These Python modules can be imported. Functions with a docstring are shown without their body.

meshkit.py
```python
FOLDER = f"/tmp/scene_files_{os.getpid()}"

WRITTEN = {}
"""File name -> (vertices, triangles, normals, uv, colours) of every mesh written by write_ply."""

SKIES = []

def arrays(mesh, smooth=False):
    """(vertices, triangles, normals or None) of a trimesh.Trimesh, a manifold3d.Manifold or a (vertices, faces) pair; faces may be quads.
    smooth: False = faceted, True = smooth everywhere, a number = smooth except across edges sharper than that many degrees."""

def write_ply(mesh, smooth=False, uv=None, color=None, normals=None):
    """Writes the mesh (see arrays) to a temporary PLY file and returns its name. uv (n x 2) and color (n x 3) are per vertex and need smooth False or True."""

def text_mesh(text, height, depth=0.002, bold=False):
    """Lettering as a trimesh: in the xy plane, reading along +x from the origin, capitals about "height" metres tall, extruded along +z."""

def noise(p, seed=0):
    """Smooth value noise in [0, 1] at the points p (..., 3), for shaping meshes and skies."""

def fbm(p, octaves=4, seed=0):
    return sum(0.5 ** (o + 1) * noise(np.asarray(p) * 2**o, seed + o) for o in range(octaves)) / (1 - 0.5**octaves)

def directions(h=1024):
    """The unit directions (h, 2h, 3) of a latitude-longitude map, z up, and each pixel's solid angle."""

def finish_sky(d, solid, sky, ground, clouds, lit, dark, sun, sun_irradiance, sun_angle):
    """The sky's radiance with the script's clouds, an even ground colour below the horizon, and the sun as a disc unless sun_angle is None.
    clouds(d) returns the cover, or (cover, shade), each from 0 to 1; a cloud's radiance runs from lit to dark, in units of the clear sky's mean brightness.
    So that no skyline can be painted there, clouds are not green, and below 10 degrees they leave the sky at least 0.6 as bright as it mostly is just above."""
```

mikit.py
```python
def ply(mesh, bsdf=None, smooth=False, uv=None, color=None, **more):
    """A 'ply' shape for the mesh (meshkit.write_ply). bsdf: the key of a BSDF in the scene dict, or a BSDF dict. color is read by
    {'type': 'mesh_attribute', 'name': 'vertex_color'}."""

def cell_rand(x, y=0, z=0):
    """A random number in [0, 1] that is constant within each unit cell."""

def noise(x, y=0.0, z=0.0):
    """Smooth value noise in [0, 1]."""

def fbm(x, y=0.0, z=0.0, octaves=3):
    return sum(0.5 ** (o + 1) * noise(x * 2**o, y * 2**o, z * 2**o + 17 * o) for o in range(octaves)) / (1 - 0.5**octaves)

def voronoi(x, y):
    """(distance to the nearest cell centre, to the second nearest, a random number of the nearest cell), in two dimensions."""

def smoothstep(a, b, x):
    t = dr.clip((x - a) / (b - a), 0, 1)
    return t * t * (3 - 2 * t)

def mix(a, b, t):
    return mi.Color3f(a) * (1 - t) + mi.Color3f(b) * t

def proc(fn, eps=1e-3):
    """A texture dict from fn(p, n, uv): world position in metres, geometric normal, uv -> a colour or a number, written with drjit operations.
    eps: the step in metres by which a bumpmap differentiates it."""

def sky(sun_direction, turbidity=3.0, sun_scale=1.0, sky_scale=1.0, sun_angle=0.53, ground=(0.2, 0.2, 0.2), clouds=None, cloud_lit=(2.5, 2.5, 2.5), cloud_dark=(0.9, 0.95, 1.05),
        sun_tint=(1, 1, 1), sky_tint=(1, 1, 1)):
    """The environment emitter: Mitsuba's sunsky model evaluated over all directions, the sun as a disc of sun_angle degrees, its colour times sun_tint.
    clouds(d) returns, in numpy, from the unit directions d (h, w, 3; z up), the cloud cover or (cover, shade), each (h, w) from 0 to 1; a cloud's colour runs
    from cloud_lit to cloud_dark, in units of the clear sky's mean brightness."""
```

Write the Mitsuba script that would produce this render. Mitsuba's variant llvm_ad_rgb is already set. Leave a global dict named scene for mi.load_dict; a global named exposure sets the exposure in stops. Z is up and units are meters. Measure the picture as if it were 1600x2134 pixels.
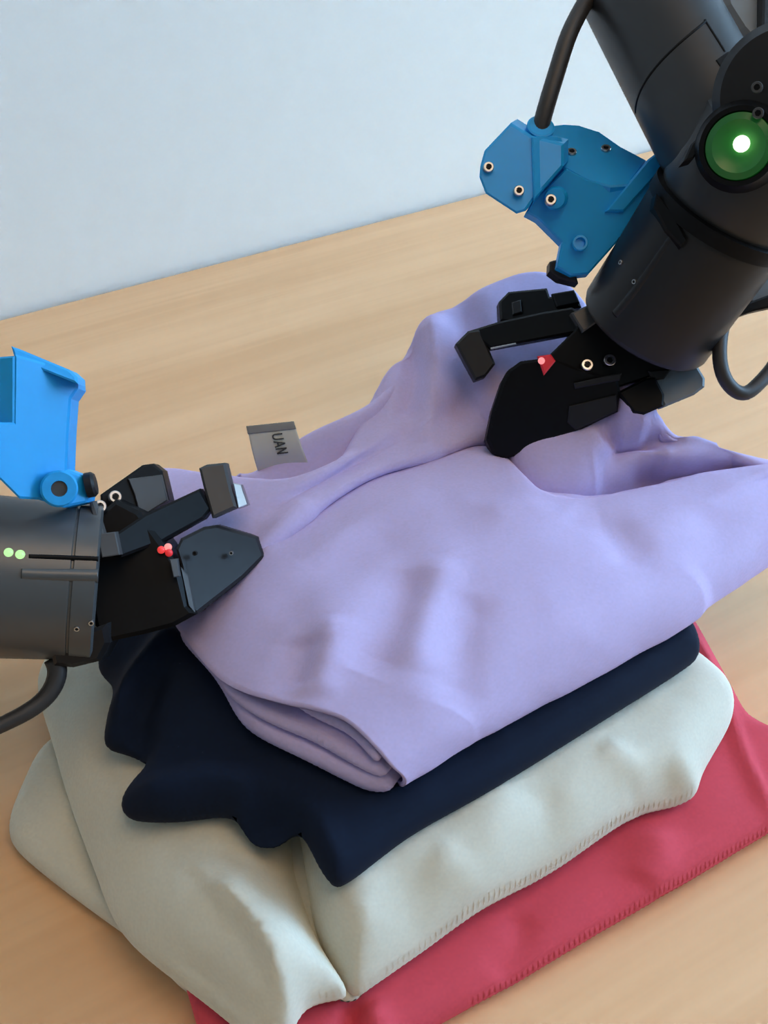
import math, random
import numpy as np, trimesh, shapely, drjit as dr, mitsuba as mi
import manifold3d as m3
from scipy.interpolate import RBFInterpolator, CubicSpline
from scipy.spatial import Delaunay
import mikit, meshkit
from mikit import noise, fbm, smoothstep, mix
from mitsuba import ScalarTransform4f as T

random.seed(7); rng = np.random.default_rng(7)
scene, labels = {}, {}

# ---------------------------------------------------------------- camera, light, exposure
exposure = -1.52
PITCH = math.radians(40)
CAM = (0, 0, 0.47)
scene['camera'] = {'type': 'perspective', 'fov': 2 * math.degrees(math.atan(1067 / 2300)), 'fov_axis': 'y', 'near_clip': 0.01,
                   'to_world': T().look_at(origin=CAM, target=(0, math.cos(PITCH), 0.47 - math.sin(PITCH)), up=(0, 0, 1))}
EDGE = math.radians(30.601)       # direction of the table's far edge
FAR = np.array((-.0892, .9454))             # a point of that edge
EU, EV = np.array([math.cos(EDGE), math.sin(EDGE)]), np.array([-math.sin(EDGE), math.cos(EDGE)])
ROOM = T().translate([FAR[0], FAR[1], 0]).rotate([0, 0, 1], math.degrees(EDGE))   # room frame: x along the back wall, y out through it, z up, tabletop at 0
FLOOR, CEIL, LEFT, RIGHT, FRONT = -0.74, 1.9, -1.9, 2.0, -2.8

def area(rgb): return {'type': 'area', 'radiance': {'type': 'rgb', 'value': list(rgb)}}
WINDOW_LIGHT = (12.2, 20.8, 31.5)
LAMP_LIGHT = (8.6, 5.4, 2.5)
scene['sky'] = {'type': 'constant', 'radiance': {'type': 'rgb', 'value': [0.15, 0.15, 0.15]}}

# ---------------------------------------------------------------- materials
def pr(key, base, rough=0.6, **k):
    c = base if isinstance(base, dict) else {'type': 'rgb', 'value': list(base)}
    scene[key] = {'type': 'twosided', 'bsdf': {'type': 'principled', 'base_color': c, 'roughness': rough, **k}}
    return key
def cloth_tex(c, amt=0.06, s=900.):
    def f(p, n, uv):
        g = noise(p.x * s, p.y * s, p.z * s) * 0.6 + noise(p.x * 60, p.y * 60, p.z * 60) * 0.4
        return mi.Color3f(c) * (1 + amt * (g - 0.5) * 2)
    return mikit.proc(f)
ce, se = math.cos(EDGE), math.sin(EDGE)
def wood(p, n, uv):
    u, v = p.x * ce + p.y * se, -p.x * se + p.y * ce
    w = v + 0.012 * fbm(u * 2.2, v * 5, 3.0)
    a = fbm(u * 3.0, w * 38, 1.0, octaves=4)
    b = fbm(u * 10.0, w * 240, 2.0, octaves=3)
    c = noise(u * 1.5 + 5, w * 14, 4.0)
    t = 0.52 * a + 0.2 * b + 0.28 * c
    return mix((0.73, 0.46, 0.25), (0.63, 0.37, 0.185), smoothstep(0.2, 0.8, t))
pr('wood', mikit.proc(wood), 0.42, specular=0.5)
pr('wood_edge', (0.55, 0.36, 0.2), 0.5)
pr('plaster', (0.72, 0.77, 0.76), 0.9)
pr('ceiling_white', (0.62, 0.58, 0.52), 0.9)
pr('warm_wall', (0.42, 0.36, 0.29), 0.9)
pr('floor_grey', (0.32, 0.30, 0.28), 0.6)
pr('white_frame', (0.8, 0.8, 0.8), 0.5)
pr('metal_leg', (0.5, 0.5, 0.5), 0.4, metallic=0.8)
pr('pink_cotton', cloth_tex((0.46, 0.405, 0.67)), 0.9, sheen=0.4, specular=0.2)
pr('navy_cotton', cloth_tex((0.003, 0.008, 0.022), 0.15), 0.9, sheen=0.25, specular=0.2)
pr('khaki_cotton', cloth_tex((0.57, 0.57, 0.485)), 0.9, sheen=0.2, specular=0.2)
pr('red_cotton', cloth_tex((0.52, 0.060, 0.085)), 0.9, sheen=0.3, specular=0.2)
pr('black_plastic', (0.0032, 0.0034, 0.004), 0.42, specular=0.12)
pr('dark_plastic', (0.011, 0.0115, 0.013), 0.42, specular=0.22)
pr('grey_plastic', (0.04, 0.042, 0.044), 0.45, specular=0.4)
pr('shell_plastic', (0.016, 0.0165, 0.0175), 0.38, specular=0.4)
pr('satin_shell', (0.055, 0.06, 0.062), 0.34, specular=0.6)
pr('black_shell', (0.010, 0.0102, 0.011), 0.38, specular=0.3)
pr('link_grey', (0.13, 0.155, 0.175), 0.45)
pr('cable_rubber', (0.018, 0.016, 0.015), 0.5)
pr('blue_plastic', (0.002, 0.285, 0.70), 0.45)
pr('steel', (0.50, 0.51, 0.53), 0.32, metallic=1.0)
pr('red_lens', (0.5, 0.02, 0.03), 0.3)
pr('green_lens', (0.006, 0.08, 0.012), 0.35)
pr('label_satin', (0.50, 0.51, 0.47), 0.45)
pr('label_fold', (0.2, 0.2, 0.19), 0.6)
pr('print_black', (0.03, 0.03, 0.03), 0.7)

# ---------------------------------------------------------------- helpers
def cat(ms): return trimesh.util.concatenate([m for m in ms])
def add(key, mesh, mat, smooth=30, label=None, category=None, kind=None, group=None, **more):
    base, i = key, 0
    while key in scene: i += 1; key = '%s_%03d' % (base, i)
    scene[key] = mikit.ply(mesh, mat, smooth, **more)
    d = {k: v for k, v in dict(label=label, category=category, kind=kind, group=group).items() if v}
    if d: labels[key] = d
    return key
def thing(key, label, category): labels[key] = {'label': label, 'category': category}; return key
def box(lo, hi, tf=None):
    lo, hi = np.array(lo, float), np.array(hi, float)
    m = trimesh.creation.box(hi - lo); m.apply_translation((lo + hi) / 2)
    if tf is not None: m.apply_transform(np.array(tf.matrix))
    return m

def spline_loop(pts, n=400, sharp=()):
    p = np.array(list(pts) + [pts[0]], float)
    t = np.r_[0, np.cumsum(np.sqrt(np.linalg.norm(np.diff(p, axis=0), axis=1)))]
    return CubicSpline(t, p, bc_type='periodic')(np.linspace(0, t[-1], n, endpoint=False))

def seg_dist(q, pts):
    """Distance of the points q to the polyline pts (xy), the side (+ left) and the position along it from 0 to 1."""
    pts = np.array(pts, float)[:, :2]; best = np.full(len(q), 9.); side = np.zeros(len(q)); along = np.zeros(len(q))
    L = np.r_[0, np.cumsum(np.linalg.norm(np.diff(pts, axis=0), axis=1))]
    for k in range(len(pts) - 1):
        a, d = pts[k], pts[k + 1] - pts[k]
        t = np.clip(((q - a) @ d) / (d @ d), 0, 1)
        r = q - a - t[:, None] * d; e = np.linalg.norm(r, axis=1); m = e < best
        best[m] = e[m]; side[m] = np.sign(d[0] * r[m, 1] - d[1] * r[m, 0]); along[m] = (L[k] + t[m] * (L[k + 1] - L[k])) / L[-1]
    return best, side, along
def ridges(q, rs):
    """Sum of the folds rs at xy points q: (polyline, height mm, width mm left, width mm right), fading at both ends."""
    h = np.zeros(len(q))
    for pts, a, wl, wr in rs:
        d, s, t = seg_dist(q, pts)
        w = np.where(s > 0, wl, wr) / 1000
        h += a / 1000 * np.exp(-(d / w) ** 2) * np.clip(np.minimum(t, 1 - t) / 0.18 + 0.15, 0, 1) ** 0.7
    return h

def slab(outline, top, bot, r, rs=(), step=0.0028, n=500, wr=0.0012, seed=0, flat=0.5):
    """A folded garment: a puffy body over the outline (xy, m), its top through the heights top (x, y, z), its underside bot, its rim rounded over r."""
    loop = spline_loop(outline, n)
    poly = shapely.Polygon(loop).buffer(0)
    if poly.geom_type != 'Polygon': poly = max(poly.geoms, key=lambda g: g.area)
    pts, ds = [], []
    for th in np.linspace(0, 1, 9):
        d = r * (1 - math.cos(th * math.pi / 2))
        g = poly.buffer(-d) if d else poly
        for gg in getattr(g, 'geoms', [g]):
            if gg.is_empty: continue
            ring = gg.exterior; m = max(8, int(ring.length / step))
            pts += [ring.interpolate(k / m, normalized=True).coords[0] for k in range(m)]; ds += [d] * m
    core = poly.buffer(-r - step * 0.5)
    x0, y0, x1, y1 = poly.bounds
    gx, gy = np.meshgrid(np.arange(x0, x1, step), np.arange(y0, y1, step)); g = np.c_[gx.ravel(), gy.ravel()]
    g = g[shapely.contains_xy(core, g[:, 0], g[:, 1])]
    P = np.vstack([np.array(pts), g]); n_b = len(pts)
    d = np.r_[np.array(ds), np.full(len(g), r)]
    tri = Delaunay(P).simplices
    c = P[tri].mean(1); tri = tri[shapely.contains_xy(poly.buffer(1e-5), c[:, 0], c[:, 1])]
    a, b = P[tri[:, 1]] - P[tri[:, 0]], P[tri[:, 2]] - P[tri[:, 0]]
    cr = a[:, 0] * b[:, 1] - a[:, 1] * b[:, 0]
    tri = np.where((cr < 0)[:, None], tri[:, ::-1], tri)[np.abs(cr) > 1e-13]
    tp = np.array(top); zt = RBFInterpolator(tp[:, :2], tp[:, 2], kernel='thin_plate_spline', smoothing=1e-7)(P)
    if callable(bot): zb = bot(P)
    elif np.ndim(bot): bp = np.array(bot); zb = RBFInterpolator(bp[:, :2], bp[:, 2], kernel='thin_plate_spline', smoothing=1e-7)(P)
    else: zb = np.full(len(P), float(bot))
    k = np.sqrt(np.clip(1 - (1 - np.minimum(d / r, 1)) ** 2, 0, 1))
    q3 = np.c_[P, np.zeros(len(P))]
    zt = zt + ridges(P, rs) + wr * 2 * (meshkit.fbm(q3 * 28 + seed, 3) - 0.5)
    zt = np.maximum(zt, zb + 0.003)
    zm = zb + (zt - zb) * flat
    za, zz = zm + (zt - zm) * k, zm - (zm - zb) * k
    edge = d == 0; N = len(P)
    low = np.arange(N) + N; low[edge] = np.arange(N)[edge]
    m = trimesh.Trimesh(np.vstack([np.c_[P, za], np.c_[P, zz]]), np.vstack([tri, low[tri][:, ::-1]]), process=False)
    m.remove_unreferenced_vertices(); return m

def sheet(grid, nu, nv, thick=0.0016, disp=None):
    """A cloth sheet through a grid of points (rows, columns, xyz), given thickness, its border closed."""
    g = np.array(grid, float); R, Cn = g.shape[:2]
    def par(a, axis):
        d = np.linalg.norm(np.diff(a, axis=axis), axis=2).mean(1 - axis); return np.r_[0, np.cumsum(np.sqrt(d))]
    from scipy.interpolate import PchipInterpolator as PC
    tv, tu = par(g, 0), par(g, 1)
    a = CubicSpline(tu, g, axis=1)(np.linspace(0, tu[-1], nu)) if Cn > 2 else np.linspace(g[:, 0], g[:, -1], nu, axis=1)
    a = (0.5 * CubicSpline(tv, a, axis=0)(np.linspace(0, tv[-1], nv)) + 0.5 * PC(tv, a, axis=0)(np.linspace(0, tv[-1], nv))) if R > 2 else np.linspace(a[0], a[-1], nv)
    n = np.cross(np.gradient(a, axis=1), np.gradient(a, axis=0)); n /= np.linalg.norm(n, axis=2, keepdims=True) + 1e-12
    if disp is not None: a = a + n * disp(a.reshape(-1, 3)).reshape(nv, nu, 1)
    V = np.vstack([a.reshape(-1, 3), (a - n * thick).reshape(-1, 3)])
    i = np.arange(nv * nu).reshape(nv, nu)
    q = np.stack([i[:-1, :-1], i[:-1, 1:], i[1:, 1:], i[1:, :-1]], -1).reshape(-1, 4)
    f = [np.vstack([q[:, [0, 1, 2]], q[:, [0, 2, 3]]])]
    f.append(f[0][:, ::-1] + nv * nu)
    rim = np.r_[i[0, :-1], i[:-1, -1], i[-1, :0:-1], i[:0:-1, 0]]; nx = np.roll(rim, -1)
    f.append(np.vstack([np.c_[rim, rim + nv * nu, nx + nv * nu], np.c_[rim, nx + nv * nu, nx]]))
    m = trimesh.Trimesh(V, np.vstack(f), process=False)
    trimesh.repair.fix_normals(m) if False else None
    return m

# ---------------------------------------------------------------- the room
def struct(key, mesh, mat): return add(key, mesh, mat, False, kind='structure')
wl = 0.006
struct('wall_back', box((LEFT - .1, wl, FLOOR), (RIGHT + .1, wl + .1, CEIL), ROOM), 'plaster')
struct('wall_left', box((LEFT - .1, FRONT, FLOOR), (LEFT, wl, CEIL), ROOM), 'warm_wall')
struct('wall_front', box((LEFT - .1, FRONT - .1, FLOOR), (RIGHT + .1, FRONT, CEIL), ROOM), 'warm_wall')
WY0, WY1, WZ0, WZ1 = -2.3, -0.35, 0.30, 1.8
struct('wall_right', cat([box((RIGHT, FRONT, FLOOR), (RIGHT + .1, wl, WZ0), ROOM), box((RIGHT, FRONT, WZ1), (RIGHT + .1, wl, CEIL), ROOM),
                          box((RIGHT, FRONT, WZ0), (RIGHT + .1, WY0, WZ1), ROOM), box((RIGHT, WY1, WZ0), (RIGHT + .1, wl, WZ1), ROOM)]), 'plaster')
struct('floor', box((LEFT - .1, FRONT - .1, FLOOR - .1), (RIGHT + .1, wl + .1, FLOOR), ROOM), 'floor_grey')
struct('ceiling', box((LEFT - .1, FRONT - .1, CEIL), (RIGHT + .1, wl + .1, CEIL + .1), ROOM), 'ceiling_white')
w1 = struct('window_1', cat([box((RIGHT - .02, WY0 - .05, z0), (RIGHT + .02, WY1 + .05, z1), ROOM) for z0, z1 in ((WZ0 - .05, WZ0), (WZ1, WZ1 + .05))] +
                       [box((RIGHT - .02, y - .025, WZ0), (RIGHT + .02, y + .025, WZ1), ROOM) for y in (WY0, (WY0 + WY1) / 2, WY1)]), 'white_frame')
def quad(a, b, c, d): return trimesh.Trimesh([a, b, c, d], [[0, 1, 2], [0, 2, 3]], process=False)
pane = quad((RIGHT + .03, WY0, WZ0), (RIGHT + .03, WY0, WZ1), (RIGHT + .03, WY1, WZ1), (RIGHT + .03, WY1, WZ0)); pane.apply_transform(np.array(ROOM.matrix))
add('window_1__daylight_pane', pane, 'white_frame', False, emitter=area(WINDOW_LIGHT))
LX, LY, LR = 0.0, -1.1, 0.56
thing('ceiling_light', 'large square white ceiling light panel above the table', 'ceiling light')
add('ceiling_light__frame', box((LX - LR - .02, LY - LR - .02, CEIL - .03), (LX + LR + .02, LY + LR + .02, CEIL), ROOM), 'white_frame', False)
g = quad((LX - LR, LY - LR, CEIL - .031), (LX - LR, LY + LR, CEIL - .031), (LX + LR, LY + LR, CEIL - .031), (LX + LR, LY - LR, CEIL - .031)); g.apply_transform(np.array(ROOM.matrix))
add('ceiling_light__diffuser', g, 'white_frame', False, emitter=area(LAMP_LIGHT))

# ---------------------------------------------------------------- the table
thing('table', 'pale beech-grained wooden table carrying the pile of clothes', 'table')
top = box((-0.75, -1.15, -0.028), (0.85, 0, 0), ROOM)
add('table__tabletop', top, 'wood', False)
for x, y in ((-0.68, -1.08), (0.78, -1.08), (-0.68, -0.08), (0.78, -0.08)):
    add('table__leg', box((x - .025, y - .025, FLOOR), (x + .025, y + .025, -0.028), ROOM), 'metal_leg', False)

# ---------------------------------------------------------------- the pile of clothes
RED = ((-.0829, .2266), (-.0637, .1922), (-.038, .183), (-.0078, .1978), (.0242, .2169), (.0581, .235), (.0967, .2572), (.1379, .2803), (.1855, .3085), (.2195, .3286), (.2295, .3416), (.2236, .3581), (.202, .3703), (.1925, .3767), (.1887, .3885), (.183, .4179), (.1751, .4534), (.1462, .4901), (.0285, .4693), (-.0766, .3787), (-.1019, .2923))
add('red_shirt', slab(RED, ((-.0729, .2137, .02), (-.0376, .1824, .014), (0, .2092, .017), (.0409, .2352, .018), (.0852, .2613, .019), (.1324, .2847, .02), (.1849, .3147, .018), (.2175, .343, .014), (.1858, .3564, .02), (.1752, .3897, .026), (.1673, .4246, .026), (.0497, .3688, .02), (-.0441, .2847, .02), (-.085, .2608, .02)), 0.0, 0.012,
    rs=[(((.1269, .3026), (.1268, .2847), (.1213, .2725)), 5, 9, 14), (((.169, .4341), (.1778, .385), (.182, .3414), (.1859, .3201), (.191, .3052)), 4, 3, 5),
        (((.0617, .2608), (.0583, .2472), (.0487, .2321)), -3, 8, 8), (((-.013, .2217), (-.0138, .2157), (-.0116, .202)), -6, 5, 5), (((-.006, .2197), (-.002, .2117), (0, .202)), 4, 6, 8)], wr=0.001, seed=3),
    'red_cotton', True, 'folded crimson red shirt lying on the table, bottom of the pile', 'shirt')

KL = ((-.1714, .3667), (-.1819, .338), (-.1828, .3154), (-.1785, .3041), (-.1659, .2922), (-.1239, .2624), (-.0993, .2442), (-.0782, .2281), (-.0417, .2355), (-.0684, .2942), (-.1253, .362))
khaki_low = slab(KL, ((-.1752, .3093, .014), (-.1643, .343, .014), (-.1299, .2684, .015), (-.0816, .2304, .015), (-.1151, .312, .018), (-.0641, .2619, .018)), 0.0, 0.008, wr=0.0012, seed=5)
KA = ((-.1866, .4049), (-.1827, .3846), (-.1709, .3592), (-.16, .3354), (-.1452, .3051), (-.129, .2748), (-.1106, .2461), (-.0744, .2172), (-.0575, .2041), (-.0435, .1975), (-.0359, .2031), (-.031, .2111), (-.0215, .2158), (-.0153, .2186), (-.0183, .2255), (-.0251, .2359), (-.0309, .2483), (-.0356, .2653), (-.0397, .2846), (-.0459, .3185), (-.0599, .3781), (-.0804, .4338), (-.1654, .4301))
KB = ((-.0607, .388), (-.0469, .3325), (-.0419, .3051), (-.0376, .2846), (-.0334, .263), (-.0287, .2439), (-.0225, .2317), (-.0154, .2218), (-.0114, .2194), (-.0069, .2214), (.0417, .255), (.0847, .2809), (.1228, .3058), (.1459, .3136), (.1538, .3268), (.1778, .3654), (.1758, .383), (.1637, .397), (.1206, .4338), (.0273, .449), (-.0429, .4338))
lobe_a = slab(KA, ((-.1771, .3796, .03), (-.1532, .3295, .032), (-.1265, .2794, .036), (-.1009, .2448, .04), (-.0727, .2162, .043), (-.0444, .1986, .044), (-.1456, .3678, .04), (-.1091, .3027, .05), (-.0816, .2632, .054), (-.0634, .2454, .054), (-.0462, .2285, .054), (-.0338, .2108, .05), (-.0226, .2108, .046), (-.0399, .2708, .042), (-.0341, .2457, .046), (-.0504, .2765, .048), (-.0689, .341, .054)),
    ((-.1851, .3969, .01), (-.1331, .2835, .014), (-.0762, .2227, .018), (-.0351, .2078, .02), (-.0161, .2258, .02), (-.0499, .3705, .018), (-.1003, .3721, .016)), 0.019,
    rs=[(((-.0724, .2531), (-.0582, .2411), (-.046, .2245), (-.0376, .2078), (-.0326, .193)), 9, 15, 3.5),
        (((-.0887, .2344), (-.067, .2173), (-.0505, .2045), (-.0367, .194)), -4.5, 2.0, 2.0),
        (((-.1606, .3535), (-.1382, .3135), (-.114, .2778)), 2.5, 10, 14), (((-.0978, .2739), (-.0785, .2691), (-.058, .2715)), -3, 9, 9)], wr=0.002, seed=9, flat=0.35)
lobe_b = slab(KB, ((-.0298, .2517, .058), (-.0265, .237, .05), (-.0196, .2279, .04), (-.0107, .2208, .038), (0, .2257, .044), (.0197, .2381, .048), (.0616, .2651, .051), (.1073, .2935, .052), (.1402, .3159, .05), (.1578, .3442, .05), (.1468, .362, .054), (.0886, .32, .059), (.042, .2872, .061), (0, .2588, .061), (-.0217, .2483, .06), (-.0328, .271, .06), (0, .3344, .062)),
    ((-.0201, .2263, .019), (.0426, .2613, .019), (.149, .3215, .02), (.1654, .4, .022), (-.04, .3705, .018), (.0261, .4036, .018)), 0.021,
    rs=[(((.0204, .2666), (.0401, .2552), (.0558, .2507)), 3, 8, 12), (((.054, .3009), (.0453, .2712), (.0398, .2507)), 3, 10, 14),
        (((.1113, .3027), (.1326, .3111), (.1457, .3053)), -7, 5, 8), (((.0041, .2589), (.0138, .2391), (.0038, .2186)), -4, 12, 12), (((-.0119, .2465), (-.0077, .2296), (-.0112, .2117)), 3, 8, 10),
        (((.1009, .3239), (.1169, .3129), (.1248, .2972)), 3.5, 7, 9), (((.0713, .3009), (.0732, .2808), (.0629, .262)), -3, 10, 10)], wr=0.0022, seed=11, flat=0.35)
gusset = slab(((-.056, .331), (-.0471, .2883), (-.0419, .2595), (-.0323, .2374), (-.0217, .2228), (-.0167, .2192), (-.0108, .2204), (-.0079, .2269), (-.0166, .255), (-.0241, .2883), (-.028, .331)), ((-.0442, .2995, .036), (-.0325, .2428, .032), (-.0179, .2238, .026), (-.0165, .2526, .034)), 0.0185, 0.006, seed=15)
add('khaki_trousers', cat([khaki_low, lobe_a, lobe_b, gusset]), 'khaki_cotton', True, 'folded khaki trousers with a deep crease, lying on the red shirt under the navy one', 'trousers')

NAVY = ((-.1438, .377), (-.136, .3643), (-.1313, .349), (-.1304, .3259), (-.1236, .3204), (-.1085, .3117), (-.1138, .2965), (-.1146, .2865), (-.108, .2811), (-.0869, .2792), (-.0663, .2796), (-.0584, .2725), (-.0468, .268), (-.038, .2715), (-.029, .2582), (-.0216, .2467), (-.0172, .246), (.0061, .2645), (.0376, .2853), (.0883, .3204), (.1507, .3668), (.1554, .3732), (.1507, .397), (.1033, .4328), (.0261, .4404), (-.0782, .4404), (-.1254, .4109))
add('navy_shirt', slab(NAVY, ((-.1317, .367, .066), (-.1228, .3311, .066), (-.1022, .3035, .07), (-.1057, .2847, .068), (-.0712, .2771, .072), (-.0483, .269, .07), (-.0316, .2627, .076), (-.0192, .2441, .074), (.0099, .262, .077), (.0515, .2899, .078), (.0976, .3232, .079), (.1411, .3552, .079), (.0942, .3795, .08), (0, .3196, .08), (-.065, .3213, .078), (-.095, .35, .078)),
    ((-.1388, .387, .044), (-.1282, .3459, .048), (-.1099, .2961, .052), (-.05, .2784, .056), (-.02, .2539, .058), (.0539, .3032, .06), (.1494, .3761, .056), (0, .3661, .06)), 0.0085,
    rs=[(((-.1268, .3318), (-.1171, .3554), (-.1023, .3806)), 9, 7, 9), (((-.1072, .3099), (-.1131, .3318), (-.1079, .3554)), -9, 8, 7), (((-.099, .3005), (-.0768, .3083), (-.0506, .3005)), -3, 10, 10),
        (((-.1086, .2829), (-.0829, .2903), (-.0496, .2878)), 8, 11, 13), (((-.06, .2686), (-.0486, .2757), (-.0379, .2663)), -12, 8, 12), (((-.0191, .2428), (-.0277, .2627), (-.0408, .2815)), 3, 10, 9)],
    wr=0.0012, seed=13), 'navy_cotton', True, 'folded dark navy shirt between the pink shirt and the khaki trousers', 'shirt')

# the pink shirt: one sheet from the lifted back over the flat top and round the near fold, the folded layers inside, the neck
V_ = np.array(((-.1029, .3726, .092), (-.0735, .3991, .097), (-.049, .4253, .1), (-.0153, .4588, .103), (.0209, .4772, .104), (.0558, .4903, .104), (.0738, .4568, .104), (.0975, .4432, .104), (.1313, .4511, .104), (.1668, .4625, .103), (.2076, .4688, .1), (.25, .468, .096)))
B_ = np.array(((-.1222, .4717, .102), (-.0922, .4637, .106), (-.0593, .4491, .113), (-.0275, .4549, .118), (-.0094, .4968, .124), (.02, .5557, .136), (.0542, .5845, .146), (.1019, .5952, .152), (.1287, .4978, .142), (.1572, .4727, .126), (.2023, .4589, .112), (.2437, .4516, .1)))
K_ = np.array(((.0077, .2842, .079), (.0212, .2946, .079), (.035, .3044, .079), (.0538, .3177, .079), (.0723, .3294, .079), (.089, .3397, .079), (.1064, .3515, .079), (.1243, .3632, .079), (.1459, .3775, .078), (.1726, .3999, .077), (.208, .4309, .076), (.2607, .4666, .074)))
LIP = np.array(((-.1002, .3707, .088), (-.0752, .3334, .094), (-.0496, .3114, .101), (-.0304, .3042, .107), (-.011, .2928, .105), (0, .2827, .1), (.0076, .2805, .09)))
OUT = np.array([0.59, -0.81, 0.0])
rows = []
def lerp(a, b, t): return a + (b - a) * t
def zset(a, z): a = a.copy(); a[:, 2] = z; return a
n = len(V_); up = lambda a, dz: a + np.array([0, 0, dz])
rows.append(zset(B_ - OUT * 0.022, 0.086)); rows.append(up(B_ - OUT * 0.006, -0.010)); rows.append(B_)
for t, f, dz in ((0.72, 0.78, 0.006), (0.42, 0.52, 0.009), (0.16, 0.30, 0.008)):
    a = lerp(V_, B_, t); a[:, 2] = V_[:, 2] + (B_[:, 2] - V_[:, 2]) * f + dz; rows.append(a)
wa = np.interp(np.arange(n), [0, 1, 2, 4, 5, 6, 7], [.1, .6, 1, 1, .8, .2, 0])[:, None]      # left: the lifted part overhangs the flat top
wb = np.interp(np.arange(n), [5, 6, 7, 9, 10, 11], [0, .5, 1, .8, .4, .2])[:, None]              # right: the flat top's hem stands up in front of it
ez = np.array([0, 0, 1.0])
rows.append(V_ + (OUT * 0.009 + ez * 0.011) * wa + (-OUT * 0.006 - ez * 0.001) * wb)
rows.append(V_ + (-OUT * 0.008 - ez * 0.005) * wa + (-OUT * 0.004 - ez * 0.008) * wb - ez * .002)
rows.append(V_ - ez * 0.004 * wa + ez * 0.003 * wb)
top_z = np.interp(np.arange(n), [0, 2, 5, 11], [0.110, 0.114, 0.117, 0.112])
crest = zset(K_ - OUT * 0.020, top_z)
for t, dz in ((0.06, 0.004), (0.22, 0.008), (0.45, 0.007), (0.72, 0.004)):
    a = lerp(V_, crest, t); a[:, 2] = lerp(V_[:, 2], top_z, min(1, t * 1.4)) + dz; rows.append(a)
rows += [crest, zset(K_ - OUT * 0.006, top_z - 0.006), zset(K_ + OUT * 0.002, 0.098), zset(K_ + OUT * 0.003, 0.088), K_ - OUT * 0.004, zset(K_ - OUT * 0.03, 0.079)]
G = np.array(rows)
lp = CubicSpline(np.r_[0, np.cumsum(np.linalg.norm(np.diff(LIP, axis=0), axis=1))], LIP); L = lp.x[-1]
for r, t in zip(range(9, 17), (0.04, 0.16, 0.36, 0.58, 0.76, 0.87, 0.95, 1.0)): G[r, 0] = lp(L * t)
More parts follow.
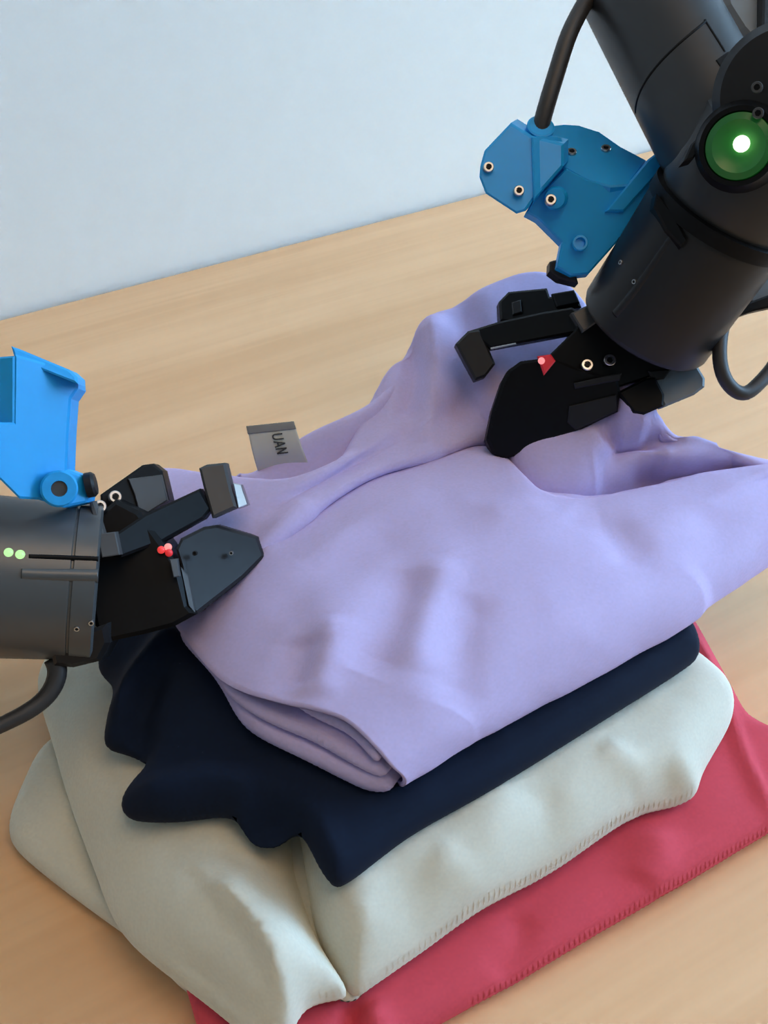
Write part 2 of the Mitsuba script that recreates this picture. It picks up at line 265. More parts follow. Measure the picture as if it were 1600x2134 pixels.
PINK_R = [(((.1156, .4755), (.1221, .4615), (.1348, .4627), (.1578, .4712)), 9, 4, 4), (((.1103, .4551), (.1261, .4592), (.1474, .4654)), 6, 6, 7), (((.127, .4927), (.1295, .4771), (.1389, .4728)), -9, 7, 7),
          (((.014, .5541), (.019, .5237), (.0129, .4863)), 7, 8, 8), (((.03, .5707), (.0272, .5289), (.0203, .4734)), -6, 8, 8), (((.0463, .5818), (.0509, .539), (.0415, .491)), 5, 9, 9),
          (((.0966, .438), (.125, .4451), (.1571, .4555)), 3, 3, 5), (((-.0027, .5177), (-.0052, .49), (-.0202, .4599)), 3, 8, 8), (((-.0341, .3395), (-.0366, .328), (-.0389, .3142)), 3.5, 9, 9), (((-.0216, .3483), (-.0231, .3308), (-.0304, .3089)), -3, 9, 9), (((.0135, .3766), (.0064, .3454), (-.0082, .317)), 4, 10, 12),
          (((.0295, .3832), (.0172, .3484), (.0123, .317)), -3, 10, 10), (((.0395, .3606), (.0335, .3309), (.0301, .3037)), 3, 10, 12), (((-.0366, .3864), (-.0095, .4144), (.0246, .437)), -2, 9, 9),
          (((-.0523, .3544), (-.0228, .3831), (.0118, .4072)), 2, 12, 12), (((.0906, .4182), (.108, .4074), (.1202, .3832)), 3, 12, 12), (((.1639, .4257), (.1628, .4003), (.1535, .3799)), 2, 14, 14),
          (((-.0608, .3951), (-.0482, .4163), (-.0369, .4312)), -3, 7, 6), (((.0472, .411), (.0716, .4182), (.1068, .4146)), -2, 9, 9)]
def pink_disp(p):
    return 1.12 * ridges(p[:, :2], PINK_R) + 0.0012 * 2 * (meshkit.fbm(p * 30, 3, 21) - 0.5)
pink = [sheet(G, 260, 220, 0.002, pink_disp)]
for k, (pts, z0, z1) in enumerate(((((-.0978, .3717), (-.0801, .3441), (-.0628, .315), (-.0416, .3), (-.0162, .2849), (-.005, .2798), (.003, .2806), (.0094, .2889), (.0969, .353), (.0876, .4277), (0, .4167), (-.0562, .3788)), 0.0785, 0.0885),
                                   (((-.0732, .3338), (-.0544, .3116), (-.0307, .2986), (-.008, .2836), (0, .2812), (.0064, .2885), (.0869, .3529), (.0843, .4069), (0, .3897), (-.0487, .3484)), 0.0880, 0.0955),
                                   (((-.0396, .316), (-.0308, .3064), (-.0203, .3002), (-.011, .2925), (-.003, .2827), (.002, .2893), (.0705, .3508), (.0696, .3858), (.0137, .3726), (-.03, .3332)), 0.0955, 0.1025))):
    pink.append(slab(pts, [(x, y, z1) for x, y in pts], z0, 0.0045, step=0.003, wr=0.0012, seed=30 + k))
N1 = ((-.0773, .4662, .104), (-.0612, .4682, .108), (-.0428, .4781, .117), (-.0258, .4847, .123), (-.0094, .4948, .126), (.0081, .5191, .128))
N0 = ((-.0756, .4605, .102), (-.0573, .4568, .103), (-.0338, .4613, .104), (-.0206, .4658, .105), (-.0065, .4793, .106), (.0134, .5024, .107))
N2 = [(x - .01, y + .012, 0.088) for x, y, z in N1]
pink.append(sheet([N2, N1, [(a + (c - a) * .45, b + (d - b) * .45, z * .35 + w * .65 + .002) for (a, b, z), (c, d, w) in zip(N1, N0)], N0], 70, 50, 0.0015))
thing('pink_shirt', 'folded lilac pink shirt on top of the pile, held by both grippers', 'shirt')
add('pink_shirt__body', cat(pink), 'pink_cotton', True)
LBL = np.array(((-.0721, .4743, .1304), (-.0475, .476, .1323), (-.0393, .4698, .1058), (-.0669, .4676, .1026)))
def on_label(s, t, off=0.0):
    nrm = np.cross(LBL[1] - LBL[0], LBL[3] - LBL[0]); nrm /= np.linalg.norm(nrm)
    return (LBL[0] * (1 - s) + LBL[1] * s) * (1 - t) + (LBL[3] * (1 - s) + LBL[2] * s) * t + nrm * (off - 0.003 * math.sin(math.pi * t))
add('pink_shirt__neck_label', sheet([[on_label(s, t) for s in np.linspace(0, 1, 8)] for t in np.linspace(0, 1.05, 8)], 30, 30, 0.0006), 'label_satin', True, 'grey satin neck label with dark lettering')
add('pink_shirt__neck_label__folded_edge', sheet([[on_label(s, t, -0.0009 if t < 0.1 else -0.0006) for s in np.linspace(-0.01, 1.01, 6)] for t in (-0.03, 0.04, 0.11)], 16, 12, 0.0006), 'label_fold', True)
tm = meshkit.text_mesh('UAN', 0.0062, 0.0004, bold=False)
b0, b1 = tm.bounds; v = np.array(tm.vertices)
def letter(v):
    out = []
    for x, y, z in v:
        out.append(on_label(0.48 + (y / 0.0062) * 0.22, 0.14 + (x / b1[0]) * 0.40, -0.0010 - z))
    return np.array(out)
tm.vertices = letter(v); 
add('pink_shirt__neck_label__lettering', tm, 'print_black', False)

# ---------------------------------------------------------------- robot arms: builders
def unit(v): v = np.array(v, float); return v / np.linalg.norm(v)
def prism(front, vec, c=0.0008):
    """A solid with the outline front (points of one plane), going back by vec, its front and back edges chamfered by c."""
    P = np.array(front, float); vec = np.array(vec, float)
    nrm = unit(sum(np.cross(P[i] - P[0], P[i + 1] - P[0]) for i in range(1, len(P) - 1)))
    if nrm @ vec > 0: P = P[::-1]; nrm = -nrm
    ex = unit(P[1] - P[0]); ey = np.cross(nrm, ex)
    q = np.c_[(P - P[0]) @ ex, (P - P[0]) @ ey]
    e = np.roll(q, -1, 0) - q; e /= np.linalg.norm(e, axis=1, keepdims=True)
    ni = np.c_[-e[:, 1], e[:, 0]]; pm = np.roll(ni, 1, 0); b = ni + pm
    b /= np.maximum((b * ni).sum(1, keepdims=True), 0.35)
    inset = P + c * (b[:, :1] * ex + b[:, 1:] * ey)
    L = np.linalg.norm(vec); loops = [inset, P + vec * c / L, P + vec * (1 - c / L), inset + vec]
    n = len(P); V = np.vstack(loops); F = []
    for k in range(3):
        for i in range(n):
            j = (i + 1) % n; a, b2, d, g = k * n + i, k * n + j, (k + 1) * n + j, (k + 1) * n + i
            F += [[a, g, d], [a, d, b2]]
    import mapbox_earcut as me
    pts2 = q + c * b
    t = me.triangulate_float64(pts2, np.array([n], dtype=np.uint32)).reshape(-1, 3)
    F += t.tolist() + (t[:, ::-1] + 3 * n).tolist()
    m = trimesh.Trimesh(V, F, process=False)
    if m.volume < 0: m.invert()
    return m
def frame(axis, ref=(0, 0, 1)):
    z = unit(axis); x = np.cross(ref, z)
    if np.linalg.norm(x) < 1e-3: x = np.cross((1, 0, 0), z)
    x = unit(x); return x, np.cross(z, x), z
def lathe(o, axis, prof, n=72):
    """A solid of revolution from o along axis: prof = [(distance, radius), ...]."""
    x, y, z = frame(axis); o = np.array(o, float); a = np.linspace(0, 2 * math.pi, n, endpoint=False)
    V = [o + z * t + r * (math.cos(k) * x + math.sin(k) * y) for t, r in prof for k in a]
    F = []
    for i in range(len(prof) - 1):
        for k in range(n):
            j = (k + 1) % n; F += [[i * n + k, i * n + j, (i + 1) * n + j], [i * n + k, (i + 1) * n + j, (i + 1) * n + k]]
    V += [o + z * prof[0][0], o + z * prof[-1][0]]; c0, c1, l = len(V) - 2, len(V) - 1, (len(prof) - 1) * n
    for k in range(n): j = (k + 1) % n; F += [[c0, j, k], [c1, l + k, l + j]]
    m = trimesh.Trimesh(V, F, process=False)
    if m.volume < 0: m.invert()
    return m
def tube(pts, r, n=16, k=60):
    p = np.array(pts, float)
    if len(p) > 2:
        t = np.r_[0, np.cumsum(np.linalg.norm(np.diff(p, axis=0), axis=1))]; p = CubicSpline(t, p)(np.linspace(0, t[-1], k))
    d = np.gradient(p, axis=0); V, F = [], []; x = frame(d[0])[0]
    for i, (q, g) in enumerate(zip(p, d)):
        g = unit(g); x = unit(x - g * (x @ g)); y = np.cross(g, x)
        V += [q + (r if np.isscalar(r) else np.interp(i / (len(p) - 1), np.linspace(0, 1, len(r)), r)) * (math.cos(a) * x + math.sin(a) * y) for a in np.linspace(0, 2 * math.pi, n, endpoint=False)]
    for i in range(len(p) - 1):
        for a in range(n): b = (a + 1) % n; F += [[i * n + a, i * n + b, (i + 1) * n + b], [i * n + a, (i + 1) * n + b, (i + 1) * n + a]]
    V += [p[0], p[-1]]; l = (len(p) - 1) * n
    for a in range(n): b = (a + 1) % n; F += [[len(V) - 2, b, a], [len(V) - 1, l + a, l + b]]
    m = trimesh.Trimesh(V, F, process=False)
    if m.volume < 0: m.invert()
    return m
def screw(key, at, nrm, r=0.0022, mat='steel', h=0.0012):
    """A socket-head screw: a steel rim round a dark hexagon socket."""
    k = add(key, lathe(np.array(at) - unit(nrm) * 0.0015, nrm, [(0, r), (h + .001, r), (h + .0015, r * .88), (h + .0015, r * .55), (h + .0006, r * .5)], 20), mat, 30)
    add(k + '__socket', lathe(np.array(at) + unit(nrm) * (h - .0012), nrm, [(0, r * .5), (0.0006, r * .5)], 6), 'black_plastic', False)
    return k
def bulb(key, at, r, rgb, mat):
    m = trimesh.creation.icosphere(2, r); m.apply_translation(at); return add(key, m, mat, True, emitter=area(rgb))
AWAY = np.array((0, .766, -.6428))          # straight back from the front faces

# ---------------------------------------------------------------- the right arm
A = 'robot_arm'
thing(A, 'black robot arm with green lit wrist ring and blue bracket, lifting the lilac shirt', 'robot arm')
RIM, RING = np.array((.1345, .4998, .1742)), np.array((.1618, .4978, .2388))
AX = unit(RING - RIM); BL = np.linalg.norm(RING - RIM)
R = 0.0356
add(A + '__gripper_body', lathe(RIM, AX, [(0, R - .003), (.0012, R - .0012), (.004, R), (.03, R), (BL - .006, R + .0006), (BL - .004, R - .0004), (BL, R - .0004)]), 'black_shell', 30)
add(A + '__gripper_body__clamp_band', lathe(RIM + AX * (BL - .003), AX, [(-.001, R - .0005), (-.0005, R + .0016), (.0065, R + .0016), (.007, R - .0005)]), 'black_plastic', 30)
x_, y_, z_ = frame(AX)
def on_body(px_dir, t, r=R): d = unit(px_dir - AX * (px_dir @ AX)); return RIM + AX * t + d * r, d
CAMV = np.array(CAM)
for key, pix in (('screw', ((.116, .4921, .2164), (.1237, .4906, .2068))),):
    for p in pix:
        p = np.array(p); t = (p - RIM) @ AX; d = unit(p - RIM - AX * t); ray = unit(p - CAMV)
        # the point of the shell that the eye sees there
        w = CAMV - RIM; w = w - AX * (w @ AX); rr = ray - AX * (ray @ AX); a2, b2, c2 = rr @ rr, w @ rr, w @ w - R * R
        s0 = (-b2 - math.sqrt(max(b2 * b2 - a2 * c2, 0))) / a2; q = CAMV + ray * s0; d = unit(q - RIM - AX * ((q - RIM) @ AX))
        screw(A + '__gripper_body__' + key, q - d * 0.0004, d, 0.0013)
add(A + '__gripper_body__band_clip', prism(((.1264, .4874, .2543), (.1325, .478, .2496), (.1385, .466, .2412), (.1364, .4655, .2378), (.1304, .4743, .2419), (.1254, .4845, .249)), AWAY * .012), 'black_plastic', False)

JO = RING + AX * .003
add(A + '__wrist_joint', lathe(JO, AX, [(-.004, R - .003), (.004, R - .0005), (.018, R + .001), (.040, R), (.052, R - .008), (.058, R - .02)]), 'shell_plastic', 30)
add(A + '__wrist_joint__notch', prism(((.1319, .4716, .2759), (.1352, .4762, .2819), (.1401, .4778, .2864), (.1391, .4737, .2824), (.1359, .4705, .2777)), AWAY * .01), 'black_plastic', False)
LED = np.array((.1508, .4603, .2873)); LN = unit(CAMV - LED + np.array([-.05, 0, .02]))
add(A + '__wrist_joint__lamp_housing', lathe(LED - LN * .030, LN, [(0, .021), (.022, .019), (.0275, .0165), (.0275, .0145), (.024, .0140)]), 'black_plastic', 30)
add(A + '__wrist_joint__lamp_ring', lathe(LED - LN * .0062, LN, [(0, .0142), (.0035, .0138), (.0045, .011), (.0028, .0075), (.0020, .004)]), 'green_lens', 30, 'translucent glowing green ring', emitter=area((0.003, 0.055, 0.007)))
bulb(A + '__wrist_joint__status_light', LED - LN * .0025 + np.array([.001, 0, .001]), .0036, (5.0, 11.0, 4.0), 'green_lens')
for pq in ((.1561, .4682, .3092), (.1572, .4632, .3002)): screw(A + '__wrist_joint__screw', pq, LN, .0024, 'grey_plastic')
add(A + '__wrist_joint__side_cover', lathe((.1826, .5035, .2922), LN, [(0, .030), (.028, .030), (.034, .026), (.036, .015)]), 'dark_plastic', 30)

U0, U1 = np.array((.1623, .5069, .2651)), np.array((.0931, .6923, .3693))
UA = unit(U1 - U0); UL = np.linalg.norm(U1 - U0); UR = .0296
add(A + '__upper_link', lathe(U0, UA, [(-.018, UR - .008), (-.010, UR - .001), (0, UR), (UL, UR), (UL + .002, UR - .002)], 96), 'shell_plastic', 30)
def on_link(pix_pts, r):
    out = []
    for p in pix_pts:
        p = np.array(p); ray = unit(p - CAMV); w = CAMV - U0; w = w - UA * (w @ UA); rr = ray - UA * (ray @ UA)
        a2, b2, c2 = rr @ rr, w @ rr, w @ w - r * r
        out.append(CAMV + ray * ((-b2 - math.sqrt(max(b2 * b2 - a2 * c2, 0))) / a2))
    return out
seam = on_link(((.1457, .5258, .3188), (.137, .5212, .3133), (.1272, .5154, .3063), (.12, .5098, .2997), (.1157, .5047, .2937), (.1141, .4993, .2872)), UR - .0002)
add(A + '__upper_link__panel_seam', cat([tube(seam, .0007, 8), tube(on_link(((.1452, .5263, .3193), (.15, .5215, .3136), (.1543, .517, .3083)), UR - .0002), .0007, 8, 20)]), 'black_plastic', True)
slot = on_link(((.1504, .5147, .3055), (.1561, .5173, .3086), (.16, .513, .3035), (.1563, .5091, .2988)), UR + .0006)
add(A + '__upper_link__slot', prism(slot, AWAY * .004, .0004), 'black_plastic', False)
add(A + '__forearm_link', prism(((.17, .6107, .3189), (.2076, .6144, .318), (.1996, .5633, .2911), (.1839, .5687, .2952), (.1774, .5776, .3005), (.1714, .5909, .3081)), AWAY * .03, .004), 'link_grey', False, 'pale grey link')
add(A + '__forearm_link__edge_post', prism(((.1908, .5989, .3218), (.2031, .6011, .3213), (.1969, .5573, .2953), (.185, .5626, .3004)), AWAY * .012, .001), 'dark_plastic', False)

# the blue camera bracket
M_ = A + '__camera_bracket'
add(M_, cat([prism(((.0735, .5163, .2375), (.0894, .5228, .2515), (.1001, .5209, .2464), (.1116, .5201, .2436), (.1199, .5206, .2443), (.1293, .5254, .2548), (.1349, .5272, .2586), (.1385, .527, .258), (.142, .5239, .2505), (.1318, .5169, .2347), (.1161, .5094, .2183), (.1032, .5031, .2047), (.0943, .5025, .2039), (.0868, .504, .2079), (.0887, .5088, .2189), (.0762, .5131, .2297), (.0703, .5141, .2325)), AWAY * .010),
             prism(((.0841, .5637, .2569), (.0929, .5653, .2573), (.1005, .5645, .2571), (.1108, .5592, .2556), (.1202, .5477, .2524), (.1319, .5375, .2495), (.1201, .5192, .2444), (.1113, .5182, .2441), (.1004, .5224, .2453), (.0908, .5308, .2476), (.0795, .5386, .2498)), np.array([0, 0.002, -.012])),
             prism(((.1287, .5226, .2559), (.1342, .5243, .2598), (.138, .5241, .2591), (.1377, .5218, .2538), (.1185, .513, .2335), (.1095, .513, .2335)), AWAY * .02)]), 'blue_plastic', 20, 'bright blue printed bracket')
add(M_ + '__cable_housing', prism(((.0615, .5321, .2702), (.0717, .5271, .2656), (.0869, .5238, .2631), (.0868, .5165, .255), (.0724, .5062, .2425), (.0685, .5026, .2383), (.0639, .5019, .2371), (.0491, .5093, .2441), (.0461, .5148, .25), (.0466, .5186, .2542), (.0487, .5236, .2598)), np.array((.006, .0223, -.0063)), .0012), 'blue_plastic', False)
add(M_ + '__side_face', prism(((.0714, .5249, .2664), (.0807, .5303, .2653), (.087, .5328, .2633), (.0893, .5297, .2583), (.0877, .5228, .2519), (.0722, .504, .243)), AWAY * .015, .0008), 'blue_plastic', False)
add(M_ + '__cable_entry', lathe((.0765, .5345, .267), (.0048, -.0239, .05), [(-.006, .0068), (.0008, .0068), (.0012, .0060), (.0008, .0050)], 32), 'blue_plastic', 30)
add(M_ + '__boss', lathe((.0858, .5201, .2373), (-.0119, -.0467, .0191), [(0, .0058), (.010, .0056), (.0115, .0048)], 32), 'blue_plastic', 30)
FN = -AWAY
for p, nn, r in zip(((.0506, .5162, .2545), (.065, .507, .2466), (.0806, .5061, .2424)), (FN, FN, FN), (.0026, .0026, .0028)): screw(M_ + '__screw', p, nn, r)
for p in ((.0946, .543, .251), (.1121, .5455, .2518)): screw(M_ + '__screw', p, (0, -.28, 1), .0026)
add(M_ + '__bolt_hole', lathe((.0976, .5074, .2191), FN, [(-.001, .004), (.0012, .004), (.0016, .0036), (.0016, .0026), (-.0006, .0024)], 24), 'blue_plastic', 30)
add(A + '__mount_cable', tube(((.0765, .536, .264), (.0798, .5422, .2761), (.0852, .5536, .2896), (.0899, .5637, .3001), (.096, .5754, .3079), (.1051, .5905, .315), (.1193, .6054, .3202)), .0042, 18), 'cable_rubber', True)
add(A + '__mount_foot', prism(((.0845, .5125, .2065), (.0883, .5126, .2077), (.0974, .5068, .2027), (.0986, .5036, .199), (.0891, .5066, .2001), (.0843, .5096, .2026)), AWAY * .012), 'dark_plastic', False)

# gripper base, rails and fingers
B0 = A + '__gripper_base'
add(B0, prism(((.0978, .495, .1762), (.1065, .5026, .187), (.1233, .5054, .1898), (.1585, .5012, .181), (.1696, .4923, .167), (.1592, .4892, .1631), (.143, .4845, .1573), (.1219, .4799, .152), (.0942, .4836, .1596), (.0841, .487, .1653)), AWAY * .03), 'black_plastic', False)
add(B0 + '__corner_tab', prism(((.096, .4992, .1844), (.1043, .5018, .1874), (.1087, .4945, .1815), (.1018, .4912, .1779)), AWAY * .008), 'grey_plastic', False)
for p in ((.1043, .4828, .1633), (.1159, .4844, .1652)): screw(B0 + '__screw', p, FN + np.array([0, 0, .4]), .0032)
add(B0 + '__connector', prism(((.1363, .4836, .1596), (.1487, .4843, .1604), (.1447, .4808, .1562), (.1388, .4805, .1558)), AWAY * .01), 'dark_plastic', False)
add(A + '__finger', prism(((.0639, .4796, .1628), (.0698, .4809, .1671), (.0856, .4816, .169), (.0982, .4801, .1639), (.1203, .4783, .1578), (.1223, .4764, .1517), (.1217, .4731, .1411), (.1005, .4697, .1306), (.0833, .4676, .1241), (.0722, .4659, .1185), (.0622, .4651, .1162), (.0572, .4661, .1195), (.0537, .4683, .1267), (.0561, .4729, .1413), (.0607, .4777, .1567)), AWAY * .015, .0016), 'black_plastic', False)
add(A + '__finger__pad', prism(((.0959, .4729, .1448), (.1197, .4748, .1507), (.1212, .4722, .1423), (.1002, .4691, .1323), (.0955, .4703, .1364)), AWAY * .003, .0006), 'dark_plastic', False)
add(A + '__finger__ledge', prism(((.0974, .4759, .157), (.1216, .4776, .1623), (.1209, .4764, .1585), (.0981, .475, .1541)), AWAY * .005, .0006), 'dark_plastic', False)
bulb(A + '__finger__indicator_light', (.079, .4732, .172), .0018, (2.4, .9, .9), 'red_lens')
add(A + '__finger__indicator_lens', prism(((.0775, .4773, .1723), (.0843, .4779, .173), (.0868, .476, .1702), (.081, .4719, .1643)), AWAY * .003, .0008), 'red_lens', False, 'glowing red lens', emitter=area((0.16, 0.005, 0.012)))
add(A + '__finger_rail', prism(((.0456, .5228, .1597), (.0618, .5197, .1675), (.0835, .5138, .1766), (.098, .5091, .1822), (.1055, .5012, .181), (.1029, .496, .1756), (.0807, .5025, .1665), (.0571, .5095, .157)), AWAY * .012, .0012), 'black_plastic', False)
add(A + '__finger_rail__end_block', prism(((.0454, .5203, .1612), (.0518, .52, .1625), (.0557, .512, .1572), (.0596, .5032, .1513), (.0544, .4986, .1464), (.0488, .4979, .1444), (.0434, .5073, .1505), (.0387, .5159, .156)), AWAY * .014, .0012), 'dark_plastic', False)
add(A + '__finger_rail__bright_edge', prism(((.0568, .5068, .1592), (.0697, .5041, .1638), (.07, .5036, .1632), (.057, .5061, .1584)), AWAY * .002, .0002), 'steel', False)
add(A + '__rear_finger', cat([prism(((.0639, .5439, .1661), (.069, .5463, .1708), (.0886, .5375, .1779), (.0898, .5323, .1755), (.1026, .5273, .1806), (.1049, .5186, .1768), (.0694, .5297, .161), (.064, .5336, .16)), AWAY * .016, .0012)]), 'black_plastic', False)
add(A + '__rear_finger__pad', prism(((.0701, .5381, .1687), (.0748, .5371, .1711), (.0752, .5302, .1673), (.0703, .5314, .1648)), AWAY * .003, .0006), 'dark_plastic', False)
add(A + '__side_finger', prism(((.1373, .4827, .155), (.1403, .4831, .1559), (.1587, .49, .1641), (.1604, .4885, .1635), (.1651, .4785, .1583), (.1645, .4744, .1557), (.159, .4715, .1527), (.1437, .4681, .1473)), AWAY * .014, .0014), 'link_grey', False)
add(A + '__side_finger__block', prism(((.1207, .4773, .1505), (.1348, .4802, .1571), (.1398, .4797, .1581), (.1438, .4718, .1527), (.1431, .4673, .1487), (.1334, .4657, .1445), (.1283, .4674, .1444)), AWAY * .016, .0012), 'black_plastic', False)
add(A + '__cable_loop', tube(((.1777, .4958, .1897), (.1716, .4879, .1865), (.1683, .478, .1794), (.1685, .4694, .1707), (.1729, .4644, .1632), (.1803, .4635, .1589), (.1892, .4691, .1609), (.1984, .4784, .1658), (.2067, .4916, .1754), (.2111, .5047, .1847), (.2086, .5162, .1922)), .0036, 16), 'cable_rubber', True)
add(A + '__cable_clamp', prism(((.1753, .4958, .1897), (.185, .4971, .1917), (.2045, .5021, .1971), (.2036, .4948, .1924), (.1868, .4928, .1892), (.1771, .4906, .1866)), AWAY * .01, .001), 'black_plastic', False)
add(A + '__cable_plug', prism(((.1867, .5066, .1947), (.2063, .5129, .2022), (.2063, .5056, .1936), (.1904, .5012, .1883), (.1855, .5018, .1891)), AWAY * .012, .0015), 'link_grey', False)

# ---------------------------------------------------------------- the left arm
A = 'robot_arm_001'
thing(A, 'black robot arm with tall blue bracket, reaching in from the left', 'robot arm')
RIM, END = np.array((-.1301, .3647, .1221)), np.array((-.2348, .3508, .1444))
AX = unit(END - RIM); BL = np.linalg.norm(END - RIM)
body = lathe(RIM, AX, [(0, R - .002), (.001, R), (.010, R), (.0104, R - .0008), (.0112, R - .0008), (.0116, R), (BL, R + .002), (BL + .002, R + .004), (BL + .05, R + .004), (BL + .06, R - .002)], 96)
add(A + '__gripper_body', body, 'satin_shell', 30)
J0 = RIM + AX * (BL + .035)
add(A + '__wrist_joint', lathe(J0 - np.array([0, 0, .036]), (0, 0, 1), [(0, .030), (.004, .034), (.070, .034), (.074, .030)]), 'shell_plastic', 30)
add(A + '__upper_link', tube([J0 + (0, 0, .02), J0 + (-.05, .06, .10), J0 + (-.10, .12, .22)], .03, 40), 'shell_plastic', 40)
def see(p, o, ax, r):
    p = np.array(p); ray = unit(p - CAMV); w = CAMV - o; w = w - ax * (w @ ax); rr = ray - ax * (ray @ ax)
    a2, b2, c2 = rr @ rr, w @ rr, w @ w - r * r; q = CAMV + ray * ((-b2 - math.sqrt(max(b2 * b2 - a2 * c2, 0))) / a2)
    return q, unit(q - o - ax * ((q - o) @ ax))
gv = [see(p, RIM, AX, R - .0003)[0] for p in ((-.1544, .3552, .1466), (-.1419, .355, .1463), (-.1242, .3546, .1458))]
add(A + '__gripper_body__groove', tube(gv, .0011, 10), 'black_plastic', True)
for p in ((-.1632, .3563, .1479), (-.1582, .3558, .1472)):
    q, d = see(p, RIM, AX, R); bulb(A + '__gripper_body__status_light', q - d * .0004, .0022, (1.6, 3.2, 1.2), 'green_lens')
for p in ((-.1273, .3367, .1245), (-.1336, .3351, .1226)):
    q, d = see(p, RIM, AX, R); screw(A + '__gripper_body__screw', q - d * .0006, d, .0013)
add(A + '__gripper_body__rim_plate', prism(((-.1303, .3766, .1596), (-.1286, .3776, .1596), (-.1221, .3624, .1539), (-.1174, .3638, .1535), (-.1139, .353, .1497), (-.1212, .3505, .1503)), AWAY * .006, .0005), 'grey_plastic', False)
add(A + '__gripper_body__lower_bracket', prism(((-.1461, .3304, .117), (-.1379, .3329, .1189), (-.1215, .3378, .1228), (-.1211, .3358, .1128), (-.1261, .3328, .1043), (-.1379, .3296, .1034), (-.1456, .3282, .1062)), AWAY * .02, .002), 'dark_plastic', False)
M_ = A + '__camera_bracket'
add(M_, cat([prism(((-.1527, .3912, .2269), (-.1354, .4029, .2119), (-.1328, .4033, .208), (-.1326, .4006, .2038), (-.1351, .3958, .2016), (-.1361, .3864, .1906), (-.1368, .3764, .1782), (-.1313, .3793, .1725), (-.1296, .3766, .1658), (-.1303, .3731, .1624), (-.1383, .3653, .1659), (-.1463, .3608, .1741), (-.1523, .3561, .1785), (-.1579, .3561, .1884), (-.169, .3515, .2019), (-.1687, .3608, .2141), (-.1534, .374, .2047)), AWAY * .014, .001),
             prism(((-.1576, .402, .2242), (-.1542, .4018, .2229), (-.1338, .3982, .2149), (-.1303, .3956, .213), (-.1294, .392, .2117), (-.155, .396, .2216)), AWAY * .012, .001)]), 'blue_plastic', False, 'bright blue printed bracket')
sf = np.array(((-.1527, .3909, .2264), (-.1536, .3606, .1869))); sv = np.array([-.055, .008, -0.010])
add(M_ + '__side_face', prism([sf[0], sf[1], sf[1] + sv, sf[0] + sv], AWAY * .010, .0008), 'blue_plastic', False)
add(M_ + '__bolt_boss', lathe((-.1378, .3648, .1767), (.35, -.766, .6428), [(-.002, .0078), (.0018, .0078), (.0026, .0070), (.0026, .0034), (-.001, .0030)], 36), 'blue_plastic', 30)
add(M_ + '__bolt_boss__hole', lathe((-.1376, .3644, .177), (.35, -.766, .6428), [(-.001, .0033), (.0012, .0033)], 24), 'print_black', False)
add(M_ + '__bolt_head', lathe((-.1305, .3782, .1678), (1, .2, .1), [(0, .0055), (.003, .0055), (.0042, .0045)], 28), 'dark_plastic', 30)
B0 = A + '__gripper_base'
add(B0, prism(((-.1347, .3788, .1442), (-.1225, .3892, .1511), (-.1115, .3854, .1469), (-.1001, .3742, .137), (-.0929, .3663, .13), (-.088, .3531, .1191), (-.0842, .3501, .1164), (-.094, .3451, .1135), (-.1069, .3417, .1121), (-.1266, .3372, .1107), (-.1316, .3524, .1231)), AWAY * .034, .002), 'black_plastic', False)
for p in ((-.1247, .3967, .1462), (-.1282, .383, .1517)): screw(B0 + '__screw', p, unit(FN + np.array([.5, 0, .3])), .0030)
add(A + '__rear_finger', prism(((-.1323, .3989, .1458), (-.1161, .4204, .1467), (-.1115, .4233, .1454), (-.1075, .4221, .1422), (-.1033, .4101, .1334), (-.1133, .398, .1334), (-.1303, .3832, .1364)), AWAY * .015, .0012), 'black_plastic', False)
add(A + '__rear_finger__pad', prism(((-.1212, .4101, .1464), (-.1072, .4188, .1421), (-.1036, .4084, .1345), (-.1126, .3977, .1346), (-.1146, .3959, .1349), (-.118, .4045, .1415)), AWAY * .004, .0006), 'grey_plastic', False)
add(A + '__finger_rail', prism(((-.1195, .37, .147), (-.1094, .3846, .1458), (-.0878, .4101, .1405), (-.0824, .4042, .1329), (-.0853, .3977, .1321), (-.1015, .3772, .1355), (-.1167, .3614, .1404)), AWAY * .012, .0012), 'black_plastic', False)
add(A + '__finger_rail__end_block', prism(((-.0891, .4203, .1448), (-.0856, .4222, .1456), (-.0767, .4236, .1457), (-.0732, .4123, .1382), (-.0703, .4049, .1332), (-.0816, .3995, .1309), (-.0863, .4118, .1391)), AWAY * .014, .0012), 'grey_plastic', False)
add(A + '__finger_rail__steel_tip', prism(((-.0729, .4166, .1388), (-.069, .4176, .1369), (-.0654, .4094, .131), (-.0698, .4055, .1318)), AWAY * .008, .0005), 'steel', False, 'bare metal tip')
add(A + '__finger', prism(((-.0952, .3753, .1328), (-.0936, .3813, .1342), (-.0847, .3923, .1317), (-.0795, .3965, .1293), (-.0614, .4019, .117), (-.0577, .3945, .1109), (-.0666, .3789, .1113), (-.0847, .3519, .1142), (-.0883, .3542, .118), (-.0926, .3691, .1281)), AWAY * .015, .0014), 'dark_plastic', False)
add(A + '__finger__clip', prism(((-.096, .3648, .1362), (-.0929, .3665, .1352), (-.0914, .3597, .1306), (-.0939, .3581, .1313)), AWAY * .004, .0004), 'grey_plastic', False)
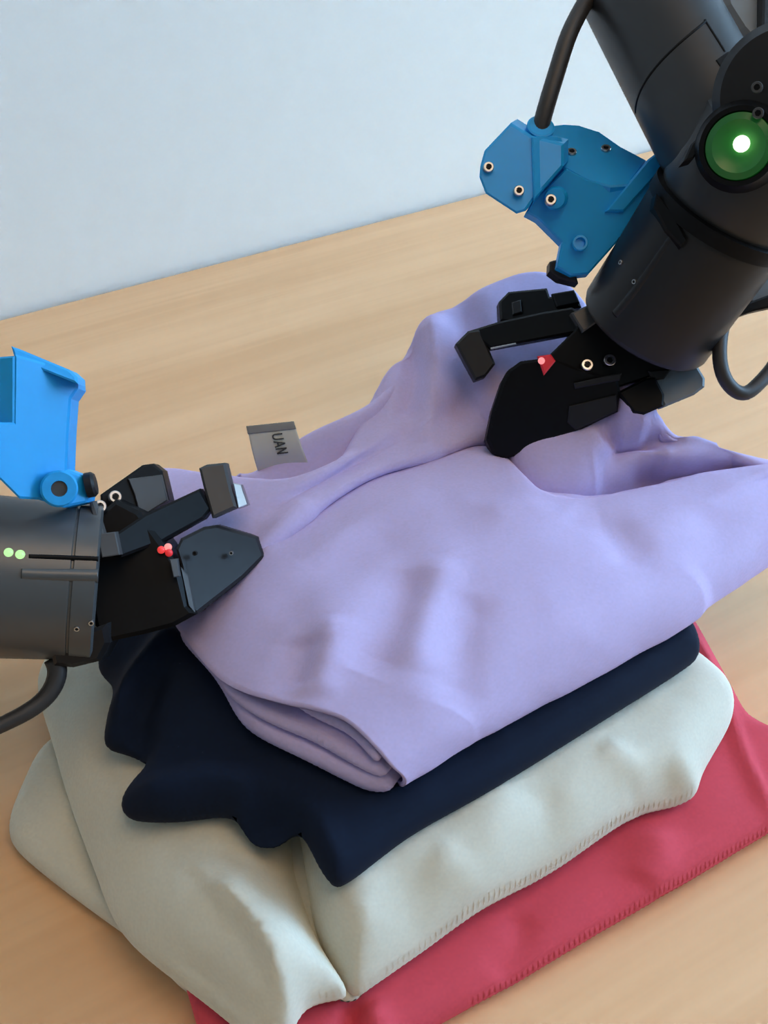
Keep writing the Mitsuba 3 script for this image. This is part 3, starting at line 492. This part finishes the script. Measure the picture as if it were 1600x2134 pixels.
for p in ((-.0865, .3747, .1309), (-.0716, .3844, .1222)): screw(A + '__finger__screw', p, FN, .0011, 'dark_plastic' if p[0] < -.08 else 'steel')
for p, rgb in zip(((-.1005, .3705, .1368), (-.0978, .3728, .1364), (-.0972, .3704, .1351)), ((1.6, .12, .1), (3.0, 1.0, .9), (1.0, .05, .05))): bulb(A + '__finger__indicator_light', p, .0018, rgb, 'red_lens')
add(A + '__cable_loop', tube(((-.1472, .335, .1038), (-.1459, .3297, .0975), (-.15, .3226, .0922), (-.1581, .3154, .0898), (-.1677, .3093, .0887), (-.1821, .302, .0894), (-.1999, .3057, .097), (-.2123, .319, .1127), (-.2152, .3297, .1223)), [.0046, .0038, .0034, .0034, .0034, .0034], 16), 'cable_rubber', True)

A, R2 = 'robot_arm', 0.0356
RIM = np.array((.1345, .4998, .1742)); RING = np.array((.1618, .4978, .2388)); AX = unit(RING - RIM)
for p in ((.1301, .4676, .1794), (.1322, .4668, .1785)):
    q, d = see(p, RIM, AX, R2 - .0012); screw(A + '__gripper_body__rim_screw', q - d * .0003, d, .0011, 'black_plastic')
rib = [see(p, RIM, AX, R2 - .0022)[0] for p in ((.1402, .4851, .2391), (.1325, .4848, .2232), (.1244, .4841, .2069), (.1156, .4829, .1929))]
add(A + '__gripper_body__rib', tube(rib, .0030, 14), 'black_shell', True)
add(A + '__rear_finger__mount', prism(((.0904, .5306, .1782), (.1013, .5266, .1827), (.1036, .5188, .1795), (.0924, .5225, .1746)), AWAY * .004, .0006), 'black_plastic', False)
A = 'robot_arm_001'
RIM, END = np.array((-.1301, .3647, .1221)), np.array((-.2348, .3508, .1444)); AX = unit(END - RIM)
pl = [see(p, RIM, AX, R2 - .0020)[0] for p in ((-.1543, .3431, .1477), (-.141, .3428, .1474), (-.1216, .3426, .1471))]
add(A + '__gripper_body__rib', tube(pl, .0032, 14), 'satin_shell', True)
add(A + '__finger__edge_plate', prism(((-.0924, .368, .1285), (-.0891, .366, .125), (-.0855, .353, .1165), (-.0846, .3514, .115), (-.0879, .3533, .1185)), AWAY * .003, .0003), 'grey_plastic', False)
